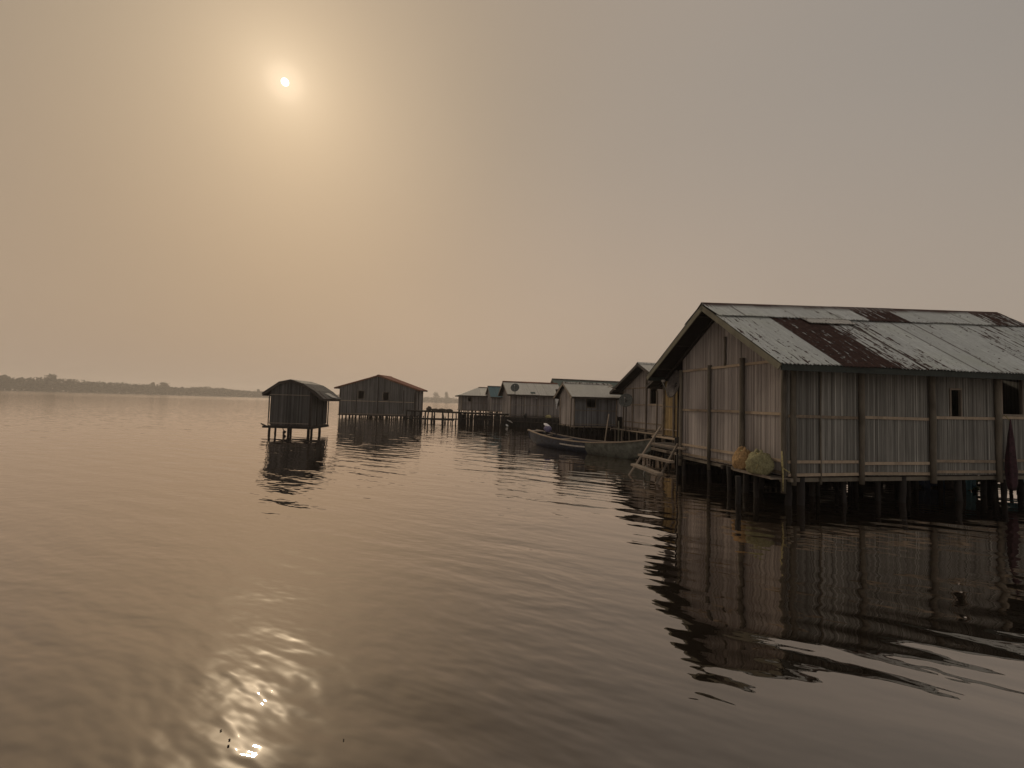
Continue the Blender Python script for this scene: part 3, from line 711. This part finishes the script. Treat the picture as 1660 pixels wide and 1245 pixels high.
# ---- hut 2 with red roof
RB = R(94)                # local x runs away from the camera, local y to the left
C2 = hp(673, 49.0); W2 = 8.4
zz = zat
H2 = stilt_house('stilt_house', 'wide reed house with reddish rusted roof and two small windows standing in open water', C2, RB, 6.5, W2, .33, [(-.55, 3.25), (4.2, 4.82), (9.0, 3.27)], (.15, .2), 'reed_mid', 'tin_red', .05,
    [('gable', 0, W2, 1.85), ('gable', 0, W2, .42)], 'dark_timber', [(.02, .07, None), (2.2, .05, None), (5.5, .05, None)], [(.05, .07, .3, 3.0), (1.3, .04, .6, 3.2), (4.15, .05, .5, 4.6), (6.5, .04, .5, 3.7), (8.3, .06, .3, 3.1)],
    {'gable': [(2.95, 3.6, 2.0, 2.9), (5.7, 6.35, 2.1, 2.98)], 'near': [(.15, 1.1, .33, 2.8)]}, (6, 12), .07, rust=lambda x, r, s: ru(.1, .6), rail_r=.03, gable_mat='reed_dark', bargemat='red_brown', wave=.12, amp=.012, warp=[(1, 0), (3, .02), (5, .035)])
# ---- hut 1, small hut on tall stilts
C1 = hp(504, 23.6)
H1 = stilt_house('stilt_hut', 'small windowless hut on tall thin stilts alone in open water with a bowed roof', C1, RB, 2.55, 2.1, .5,
    [(-.71, 1.98), (-.23, 2.37), (.4, 2.76), (1.09, 2.97), (1.67, 2.83), (2.55, 2.18)], (.12, .3), 'reed_black', 'tin_dull', .04,
    [('gable', 0, 2.18, 2.14), ('gable', 0, 2.18, .6)], 'dark_timber', [(.02, .03, None), (.9, .022, None), (1.8, .022, None), (2.65, .03, None)], [(.02, .03, .4, 2.25), (2.16, .03, .4, 2.15)], {}, (0, 0), .045,
    rust=lambda x, r, s: ru(-.2, .4), rail_r=.02, gable_mat='reed_black', ridge=False, wave=.09, bargemat='dark_timber',
    extra_stilts=[(.03,2.13,.45,.07), (.75,2.13,.45,.06), (.03,1.1,.45,.07), (.03,.03,.45,.08), (.55,.05,.45,.07), (1.7,.05,.45,.07), (2.6,2.1,.45,.07)])
b = MB(); b.box(-.16, 2.75, -.09, .0, .30, .42); b.bar((-.14, -.15, .37), (-.14, 2.4, .39), .05, .11); b.bar((-.1, 2.2, .42), (-.1, 2.5, .55), .05, .06); b.build('base_beam', MAT['stilt_wood'], H1)
for k, (x, y) in enumerate(((-.1, 2.3), (-.1, 2.04), (-.12, .82), (-.1, -.1), (1.4, -.1), (2.2, -.1), (2.7, -.12))):
    b = MB(); b.bar((x, y, .14+ru(-.05,.05)), (x, y, .44), .045, .045); b.build('peg', MAT['stilt_wood'], H1)
# lifted loose sheet on its right slope
b = MB(); sheet(b, (1.1, -.74, 2.0), (1,0,0), Vector((0, .8, .55)).normalized(), .85, .75, (0, -.4, .9), .1, lift=.07); b.build('loose_sheet', MAT['tin_warm'], H1)
b = MB(); b.tube([(0,0,.72), (.02,0,.58), (.05,.02,.5)], [.02,.03,.02], 6); b.tube([(.05,.02,.5), (.06,.1,.42), (0,.14,.36), (.02,.03,.3)], [.03, .09, .08, .02], 7)
o = b.build('rag', MAT['dark_timber']); p = toW(C1, .0, 1.4, RB); o.location = (p.x, p.y, -.3); tag(o, 'dark rag hanging from the floor of the small hut between its stilts', 'rag')

# ------------------------------------------------------------------ jetty
def jetty():
    a = hp(664, 43.5); e = hp(822, 39.0); d = e-a; L = d.length; an_ = math.atan2(d.y, d.x)
    t = thing('jetty', 'long low plank jetty on crooked posts linking the red-roofed house to the others', 'jetty', (a.x, a.y, 0), an_)
    b = MB(); x = 0
    while x < L: b.box(x, x+ru(.15, .2), -.5+ru(-.06,.06), .5+ru(-.06,.06), 1.08+ru(-.02,.02), 1.13); x += .21
    b.build('deck', MAT['dark_timber'], t)
    for y in (-.4, .4):
        b = MB(); b.bar((0, y, 1.03), (L, y, 1.03), .08, .1); b.build('beam', MAT['stilt_wood'], t)
    b = MB(); b.bar((0, -.55, .32), (L*.52, -.55, .36), .1, .16); b.bar((L*.1, .5, .3), (L*.5, .5, .4), .1, .12); b.build('brace', MAT['stilt_wood'], t)
    x = .1
    while x < L:
        for y in (-.45, .45):
            b = MB(); post(b, x+ru(-.12,.12), y, -.8, 1.05, ru(.05, .09), .04, 6, (ru(-.15,.15), 0)); b.build('stilt', MAT['stilt_wood'], t)
        x += ru(.7, 1.05)
    for k in range(26):
        b = MB(); xx = ru(.5, L*.55); post(b, xx, ru(-.75,-.5), -.8, ru(.2, .75), ru(.03, .06), .03, 6, (ru(-.12,.12), 0)); b.build('stump', MAT['stilt_wood'], t)
    # heaps lying on it
    for i, (fx, s, nm, lab, mt) in enumerate(((.22, .26, 'net_heap', 'rounded brown net heap, the tallest thing lying on the jetty', 'bark'), (.29, .14, 'net_heap', 'small dark heap just right of the tallest heap on the jetty', 'bark'),
                              (.36, .15, 'net_heap', 'flat brown heap of netting midway along the jetty', 'bark'), (.43, .14, 'net_heap', 'flat brown heap furthest right on the jetty', 'bark'))):
        bm = bmesh.new(); bmesh.ops.create_icosphere(bm, subdivisions=3, radius=1)
        for v in bm.verts:
            k = 1+.25*noise.noise(v.co*2+Vector((i,0,0))); v.co = Vector((v.co.x*k*s*(1 if i == 0 else 3.4), v.co.y*k*s, max(-.35, v.co.z)*k*s*1.2 + .4*s))
        me = bpy.data.meshes.new(nm); bm.to_mesh(me); bm.free(); me.materials.append(MAT[mt])
        o = bpy.data.objects.new(nm, me); sc.collection.objects.link(o); q = a+d*fx; o.location = (q.x, q.y, 1.14); o.rotation_euler = (0,0,an_); tag(o, lab, 'net heap', 'heaps lying on the jetty')
jetty()
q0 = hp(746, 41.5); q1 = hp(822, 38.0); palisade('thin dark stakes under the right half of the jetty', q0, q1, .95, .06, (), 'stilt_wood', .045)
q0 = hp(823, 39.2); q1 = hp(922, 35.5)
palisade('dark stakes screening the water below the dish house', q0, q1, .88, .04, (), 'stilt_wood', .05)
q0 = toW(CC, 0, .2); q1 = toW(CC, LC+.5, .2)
palisade('added second row of dark stakes closing light gaps under the wall of the dish house', q0, q1, .9, .045, (), 'stilt_wood', .05)  # extra row added only to stop light showing through the first
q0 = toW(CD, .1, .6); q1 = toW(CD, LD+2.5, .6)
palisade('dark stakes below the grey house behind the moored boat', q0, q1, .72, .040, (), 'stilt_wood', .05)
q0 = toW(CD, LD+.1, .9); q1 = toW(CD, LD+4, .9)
palisade('added taller stakes hiding bright water between the grey house and the pinkish gable house', q0, q1, 1.38, .04, (), 'stilt_wood', .05)  # added to cover the bright water showing between the two houses
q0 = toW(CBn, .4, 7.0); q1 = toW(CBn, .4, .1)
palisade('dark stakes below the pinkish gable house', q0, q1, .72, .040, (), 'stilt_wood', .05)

# ------------------------------------------------------------------ side deck and steps
def side_deck():
    a = hp(1060, 17.0); t = thing('side_deck', 'broken plank deck on leaning posts beside the large near house', 'deck', (a.x, a.y, 0), LROT)
    b = MB(); W_, D_ = 2.0, 4.2
    for k in range(9): b.bar((.1+k*.2, -3.0+ru(-.2,.2), .52), (.1+k*.2, 1.8+ru(-.3,.3), .53), .15, .03)
    b.build('deck_boards', MAT['dark_timber'], t)
    for (p, q, w_, m_) in (((-.1, -3.0, .50), (1.9, -3.05, .48), .07, 'pale_timber'), ((-.2, -1.2, .45), (1.9, -1.2, .45), .08, 'timber'), ((-.2, .8, .5), (1.8, .8, .48), .08, 'timber'), ((-.05, -3.2, .42), (-.05, 2.0, .44), .08, 'timber'), ((.2, -2.9, .22), (1.2, -2.4, .26), .05, 'timber')):
        b = MB(); b.bar(p, q, w_, w_); b.build('beam', MAT[m_], t)
    for k in range(34):
        b = MB(); x, y = ru(-.15, 1.9), ru(-3.2, 2.0); post(b, x, y, -.7, ru(.3, .55), ru(.025, .055), .03, 6, (ru(-.12,.12), ru(-.1,.1))); b.build('stilt', MAT['stilt_wood' if rnd() < .75 else 'dark_timber'], t)
side_deck()

def P3(px, py, Yy): p = hp(px, Yy); d = ray(px, py); k = Yy/d.y; return Vector((d.x*k, Yy, EYE+d.z*k))
l0, l1 = P3(1020, 770, 13.0), P3(1071, 692, 14.2)
r0, r1 = P3(1060, 790, 11.6), P3(1094, 728, 12.7)
t = thing('boat_steps', 'rough wooden steps of two planks on slanting poles rising from the water', 'steps', (l0.x, l0.y, 0))
T0 = Vector((l0.x, l0.y, 0))
def seg(a, b_, f): return a + (b_-a)*f
dl = (l1-l0).normalized(); dr = (r1-r0).normalized()
b = MB(); b.tube([l0-T0-dl*.5, seg(l0,l1,.5)-T0, l1-T0], [.032, .036, .04], 7); b.build('rail', MAT['timber'], t)
b = MB(); b.tube([r0-T0-dr*.5, seg(r0,r1,.5)-T0, r1-T0+dr*.25], [.03, .034, .034], 7); b.build('rail', MAT['timber'], t)
for (pa, pb, th) in (((1027, 753), (1070, 769), .035), ((1038, 737), (1089, 749), .04)):
    fy = 12.75 if pa[0] < 1030 else 13.0
    a_ = P3(pa[0], pa[1], fy); c_ = P3(pb[0], pb[1], fy-1.15)
    b = MB(); b.bar(a_-T0, c_-T0, .2, .06, col=(.9,.4,0)); b.build('step', MAT['timber'], t)
a_ = P3(1057, 719, 14.0); c_ = P3(1111, 728, 12.9); b = MB(); b.bar(a_-T0, c_-T0, .14, .05, col=(.8,.4,0)); b.build('step', MAT['timber'], t)
b = MB(); b.tube([P3(1045, 775, 12.6)-T0, P3(1043, 768, 12.6)-T0, P3(1048, 755, 12.7)-T0], .018, 6); b.build('brace', MAT['pipe_metal'], t)

# ------------------------------------------------------------------ boat
def boat():
    st = Vector((*hp(864, 22.6), 0)); bw = Vector((*hp(1056, 16.2), 0)); d = bw-st; L = d.length
    t = thing('motor_boat', 'long wooden boat with blue stern half and pale bow moored before the houses', 'boat', (st.x, st.y, 0), math.atan2(d.y, d.x))
    n = 28; St = []
    for i in range(n+1):
        f = i/n; hw = .62*math.sin(math.pi*min(1, .12+f*.88)**.85)**.7 if f < .98 else .03
        hw = max(.03, .60*(1-(2*abs(f-.45)/1.15)**2.2)); 
        if f > .8: hw *= (1-f)/.2*.85+.15
        zg = .40 + .30*(1-f)**3.2*1.05 + .46*f**3.6; zk = -.12 + .30*max(0, (.12-f)/.12)**1.5 + .5*max(0, (f-.82)/.18)**1.8
        St.append((f*L, hw, zg, zk))
    def ring(s, o=0):
        x, hw, zg, zk = s; hw = max(.015, hw-o); zk += o
        return [(x, -hw, zg), (x, -hw*.93, zk+(zg-zk)*.55), (x, -hw*.68, zk+(zg-zk)*.16), (x, 0, zk), (x, hw*.68, zk+(zg-zk)*.16), (x, hw*.93, zk+(zg-zk)*.55), (x, hw, zg)]
    def hull(i0, i1, mat, label=None):
        b = MB(); 
        for o, s in ((0, 1), (.03, -1)):
            base = len(b.v)
            for i in range(i0, i1+1): b.v += ring(St[i], o)
            for i in range(i1-i0):
                for k in range(6): b.face((base+i*7+k, base+i*7+k+1, base+(i+1)*7+k+1, base+(i+1)*7+k), (.5,0,0), True)
            if i0 == 0: b.face(tuple(base+k for k in range(7)))
        b.build('hull', mat, t, label)
    hull(0, 17, MAT['blue_paint'], 'dark blue painted stern half of the hull'); hull(17, n, MAT['green_paint'], 'worn pale green bow half of the hull')
    for sg in (-1, 1):
        b = MB(); q = [(s[0], sg*(s[1]+.005), s[2]) for s in St]
        for a_, c_ in zip(q, q[1:]): b.bar(a_, c_, .09, .045, col=(.75,.5,0))
        b.build('gunwale', MAT['pale_timber' if sg < 0 else 'timber'], t)
        b = MB(); q = [(s[0], sg*(s[1]*.955+.022), s[2]-.20) for s in St[11:18]]
        for a_, c_ in zip(q, q[1:]): b.bar(a_, c_, .025, .06)
        b.build('rubbing_strip', MAT['white_paint'], t)
    for f in (4, 9, 15, 21):
        x, hw, zg, zk = St[f]; b = MB(); b.box(x-.12, x+.12, -hw+.03, hw-.03, zg-.1, zg-.06); b.build('thwart', MAT['timber'], t)
    b = MB()
    b.box(St[0][0]-.03, St[2][0], -St[1][1]+.02, St[1][1]-.02, .64, .68); b.build('stern_deck', MAT['timber'], t)
    # outboard motor tilted inboard
    mo = MB(); mo.tube([(1.12, .1, .72), (1.0, .1, .5), (.9, .1, .3)], [.08, .065, .05], 8); mo.bar((.85, .1, .55), (1.2, .1, .6), .16, .05); m0 = mo.build('outboard_motor', MAT['black_rubber'], t)
    def cowl(name, s, c, mat, cutx=None):
        bm = bmesh.new(); bmesh.ops.create_cube(bm, size=1)
        me = None
        bmesh.ops.subdivide_edges(bm, edges=bm.edges[:], cuts=4, use_grid_fill=True)
        for v in bm.verts:
            p = v.co*2; l = (abs(p.x)**3.2+abs(p.y)**3.2+abs(p.z)**3.2)**(1/3.2); p = p/l
            k = 1-.22*(p.z*.5+.5)
            v.co = Vector((p.x*s[0]*k + .10*p.z*s[0], p.y*s[1]*k, p.z*s[2]))
            v.co.rotate(Matrix.Rotation(R(24), 3, 'Y')); v.co += Vector(c)
        me = bpy.data.meshes.new(name); bm.to_mesh(me); bm.free(); me.polygons.foreach_set('use_smooth', [True]*len(me.polygons)); me.materials.append(MAT[mat])
        o = bpy.data.objects.new(name, me); sc.collection.objects.link(o); o.parent = m0
    cowl('cowling', (.24, .15, .16), (1.2, .1, .84), 'cowling_violet'); cowl('cowling_band', (.27, .11, .05), (1.14, .1, .99), 'cowling_white')
    b = MB(); b.tube([(1.3, .12, .8), (1.6, .16, .68), (1.85, .16, .62)], [.03, .025, .02], 6); b.build('tiller', MAT['black_rubber'], m0)
boat()
a_ = P3(987, 671, 20.5); c_ = P3(981, 712, 20.3)
b = MB(); b.tube([(c_.x-.04, c_.y, -.6), (c_.x, c_.y, c_.z), (a_.x, a_.y, a_.z)], [.03, .03, .022], 6); tag(b.build('mooring_pole', MAT['pale_timber']), 'slim pale pole leaning upright in the water behind the boat', 'pole')
b = MB()
p = hp(1003, 25.5); b.tube([(p.x, p.y, -.6), (p.x+.03, p.y, .6), (p.x+.02, p.y, 1.2)], [.05,.05,.045], 7); tag(b.build('mooring_post', MAT['olive_board']), 'greenish post standing in the water at the left corner of the pinkish gable house', 'post')

# ------------------------------------------------------------------ satellite dishes
def dish(label, base, h, r, az, el, mat, mast_z0, tiltmast=0):
    t = thing('satellite_dish', label, 'satellite dish', base, az, 'satellite dishes on the houses')
    b = MB(); n, m_ = 28, 6; dpt = r*.26
    M = Matrix.Rotation(el, 3, 'X')     # dish faces local -y, tipped up by el
    def pt(rr, a, o=0): return M @ Vector((rr*math.cos(a), -(rr/r)**2*dpt + o, rr*1.06*math.sin(a))) + Vector((0, 0, h))
    for o in (0, .02):
        base_i = len(b.v); b.v.append(tuple(pt(0, 0, o)))
        for j in range(1, m_+1):
            for k in range(n): b.v.append(tuple(pt(r*j/m_, 2*math.pi*k/n, o)))
        for k in range(n): b.face((base_i, base_i+1+k, base_i+1+(k+1)%n), (.5,0,0), True)
        for j in range(m_-1):
            for k in range(n):
                q = base_i+1+j*n; b.face((q+k, q+(k+1)%n, q+n+(k+1)%n, q+n+k), (.5,0,0), True)
    e0 = 1+(m_-1)*n; tot = 1+m_*n
    for k in range(n): b.face((e0+k, e0+(k+1)%n, tot+e0+(k+1)%n, tot+e0+k))
    b.build('reflector', MAT[mat], t)
    b = MB(); f_ = M @ Vector((0, -r*1.15, 0)) + Vector((0,0,h)); b.tube([pt(r, -math.pi/2), f_], r*.03, 6); fa = b.build('feed_arm', MAT['pipe_metal'], t)
    b = MB(); b.tube([f_, f_+(M@Vector((0, r*.22, .02)))], [r*.08, r*.1], 8); b.build('feed_horn', MAT['white_paint'], fa)
    b = MB(); b.tube([(0, .06, mast_z0), (tiltmast, .08, h)], .028, 7); b.build('mast', MAT['dark_timber'], t)
    b = MB(); b.bar((0, .08, h), M @ Vector((0, .0, 0)) + Vector((0, .03, h)), .06, .08, up=(1,0,0)); b.build('bracket', MAT['pipe_metal'], t)
p = P3(1096, 622, 13.6); dish('dark satellite dish mounted at the left corner of the large near house', (p.x, p.y, 0), p.z-.03, .42, R(-84), R(-12), 'dish_dark', -.5)
p = P3(1015, 650, 26.2); dish('grey-green satellite dish on a pole before the pinkish gable house', (p.x, p.y, 0), p.z, .42, R(-28), R(-25), 'dish_grey', -.3)
p = P3(835, 629, 39.2); dish('dark round dish standing against the pale roof of the dish house', (p.x, p.y, 0), p.z, .40, R(-10), R(-28), 'dish_grey', 2.4)

# things on and around the dish house
p = P3(864, 637, 39.3); t = thing('solar_panel', 'small flat panel propped at the eave of the dish house', 'solar panel', (p.x, p.y, p.z), LROT)
b = MB(); b.hexa([(-.22,-.1,-.08),(.22,-.1,-.08),(.22,.12,.08),(-.22,.12,.08),(-.22,-.11,-.06),(.22,-.11,-.06),(.22,.11,.1),(-.22,.11,.1)]); b.build('panel', MAT['solar_blue'], t)
b = MB(); b.tube([(0,.05,.0), (0,.2,-.15)], .015, 5); b.build('bracket', MAT['pipe_metal'], t)
p = P3(869, 646, 39.8); b = MB(); b.tube([(-.12,0,0), (.05,0,.02), (.14,0,-.02)], [.05, .09, .02], 8); o = b.build('wall_lamp', MAT['grey_cloth']); o.location = p; tag(o, 'small grey lamp under the eave of the dish house', 'lamp')
p = P3(889, 671, 39.7); bm = bmesh.new(); bmesh.ops.create_icosphere(bm, subdivisions=3, radius=1)
for v in bm.verts: k = 1+.12*noise.noise(v.co*3); v.co = Vector((v.co.x*.27*k, v.co.y*.25*k, max(-.3, v.co.z)*.22*k+.06))
me = bpy.data.meshes.new('straw_heap'); bm.to_mesh(me); bm.free(); me.materials.append(MAT['straw']); o = bpy.data.objects.new('straw_heap', me); sc.collection.objects.link(o); o.location = (p.x, p.y, .86); tag(o, 'round straw-coloured heap on the front deck of the dish house', 'heap')
p = P3(852, 668, 39.1); b = MB(); b.tube([(0,0,0), (0,0,.15), (.02,0,.3), (.02,0,.34)], [.15, .16, .1, .03], 10); o = b.build('pot', MAT['black_rubber']); o.location = (p.x, p.y, .85); tag(o, 'small black pot standing on the front deck of the dish house', 'pot')
# hanging cloths near the gap between C and D
def cloth(label, px, y0, y1, Yy, wd, mat, cat='cloth'):
    a = P3(px, y0, Yy); e = P3(px-2, y1, Yy); b = MB(); n = 8; H = a.z-e.z
    for j in range(n+1):
        f = j/n; hw = wd*(1-.75*f)*(.7+.3*math.cos(f*3))
        for i in range(7): u = -hw+2*hw*i/6; b.v.append((u-.05*f, .05*math.sin(i*2.1)*(1-.3*f), -H*f))
    for j in range(n):
        for i in range(6): b.face((j*7+i, j*7+i+1, j*7+i+8, j*7+i+7), (.5,0,0), True)
    o = b.build('hanging_cloth', MAT[mat]); o.location = a; md = o.modifiers.new('t', 'SOLIDIFY'); md.thickness = .01; tag(o, label, cat)
cloth('pointed white cloth hanging at the right end of the dish house', 903, 645, 663, 38.4, .17, 'cloth_white')
cloth('dark cloth hanging above the pointed white one between two roofs', 904, 631, 644, 38.3, .2, 'dark_timber')
a_ = P3(827, 683, 38.2); b = MB(); b.tube([a_+Vector((-.3,0,.12)), a_, a_+Vector((.2,0,-.12))], [.05,.06,.04], 7); tag(b.build('float', MAT['white_paint']), 'bent white float hanging on the stakes below the dish house corner', 'float')
a_ = P3(822, 690, 38.0); b = MB(); b.tube([a_+Vector((-.1,0,.1)), a_, a_+Vector((.1,0,-.06))], [.05,.09,.05], 7); tag(b.build('float', MAT['cloth_white']), 'small white float nearest the water left of the dish house stakes', 'float')
# debris on the roof of D
p = P3(993, 630, 27.9); b = MB()
for k in range(5): b.bar((ru(-.3,.3), 0, ru(-.1,.1)), (ru(-.1,.3), .15, ru(.05,.28)), .1, .03)
o = b.build('roof_debris', MAT['timber']); o.location = p; tag(o, 'broken brown boards lying at the right end of the pale roof behind the boat', 'boards')

# floating leaves near the glint
def wpt(px, py): d = ray(px, py); k = -EYE/d.z; return Vector((d.x*k, d.y*k, .003))
for i, (px, py, lab) in enumerate(((358, 1185, 'uppermost of the dark specks floating beside the sun glint'), (372, 1200, 'dark speck floating just above the lowest one by the sun glint'), (370, 1210, 'lowest dark speck floating beside the sun glint'), (557, 1200, 'lone dark speck floating right of the sun glint'))):
    p = wpt(px, py); b = MB(); s = ru(.004, .0065)
    b.hexa([(-s,-s*.6,0),(s*.8,-s,0),(s,s*.7,0),(-s*.7,s,0),(-s*.7,-s*.5,.004),(s*.5,-s*.7,.004),(s*.7,s*.5,.004),(-s*.5,s*.6,.004)])
    o = b.build('floating_leaf', MAT['leaf_dead']); o.location = p; o.rotation_euler = (0,0,ru(0,3)); tag(o, lab, 'floating debris', 'specks floating near the glint')

# tree behind the near house, its tip just over the roof at the right edge
p = toW(CA, 12.6, 6.0); t = thing('leafy_tree', 'thin tree behind the large near house whose tip shows at the right edge', 'tree', (p.x, p.y, 0))
b = MB(); b.tube([(0,0,-.5), (.1,0,2), (-.1,.1,4.2)], [.12,.09,.05], 7); b.tube([(0,0,2.6), (-.8,0,4.0), (-1.1,0,4.9)], [.05,.035,.015], 5); b.tube([(0,0,3), (.9,0,4.4)], [.05,.02], 5); b.build('trunk', MAT['bark'], t)
b = MB()
for _ in range(700):
    c = random.choice(((-1.0,0,4.7,.45), (.8,0,4.4,.6), (-.1,0,4.5,.6), (0.1,.2,4.0,.8)))
    q = Vector((c[0]+random.gauss(0,.5)*c[3], c[1]+random.gauss(0,.5)*c[3], c[2]+random.gauss(0,.4)*c[3])); a = Vector((ru(-1,1),ru(-1,1),ru(-1,1)))*.09; s = Vector((ru(-1,1),ru(-1,1),ru(-1,1)))*.05
    b.poly([q-a, q+s, q+a, q-s])
b.build('crown', MAT['weed'], t)

# ------------------------------------------------------------------ haze
b = MB(); b.box(-1750, 1750, -200, 1750, -1.8, 42)
hz = b.build('haze', MAT['mud']); tag(hz, kind='stuff')
hm = bpy.data.materials.new('haze_air'); hm.use_nodes = True; hm.node_tree.nodes.clear()
ho = hm.node_tree.nodes.new('ShaderNodeOutputMaterial'); hv = hm.node_tree.nodes.new('ShaderNodeVolumePrincipled')
hv.inputs['Color'].default_value = (1.0, .94, .89, 1); hv.inputs['Density'].default_value = .00055; hv.inputs['Anisotropy'].default_value = .45
hm.node_tree.links.new(hv.outputs[0], ho.inputs['Volume']); hz.data.materials.clear(); hz.data.materials.append(hm)
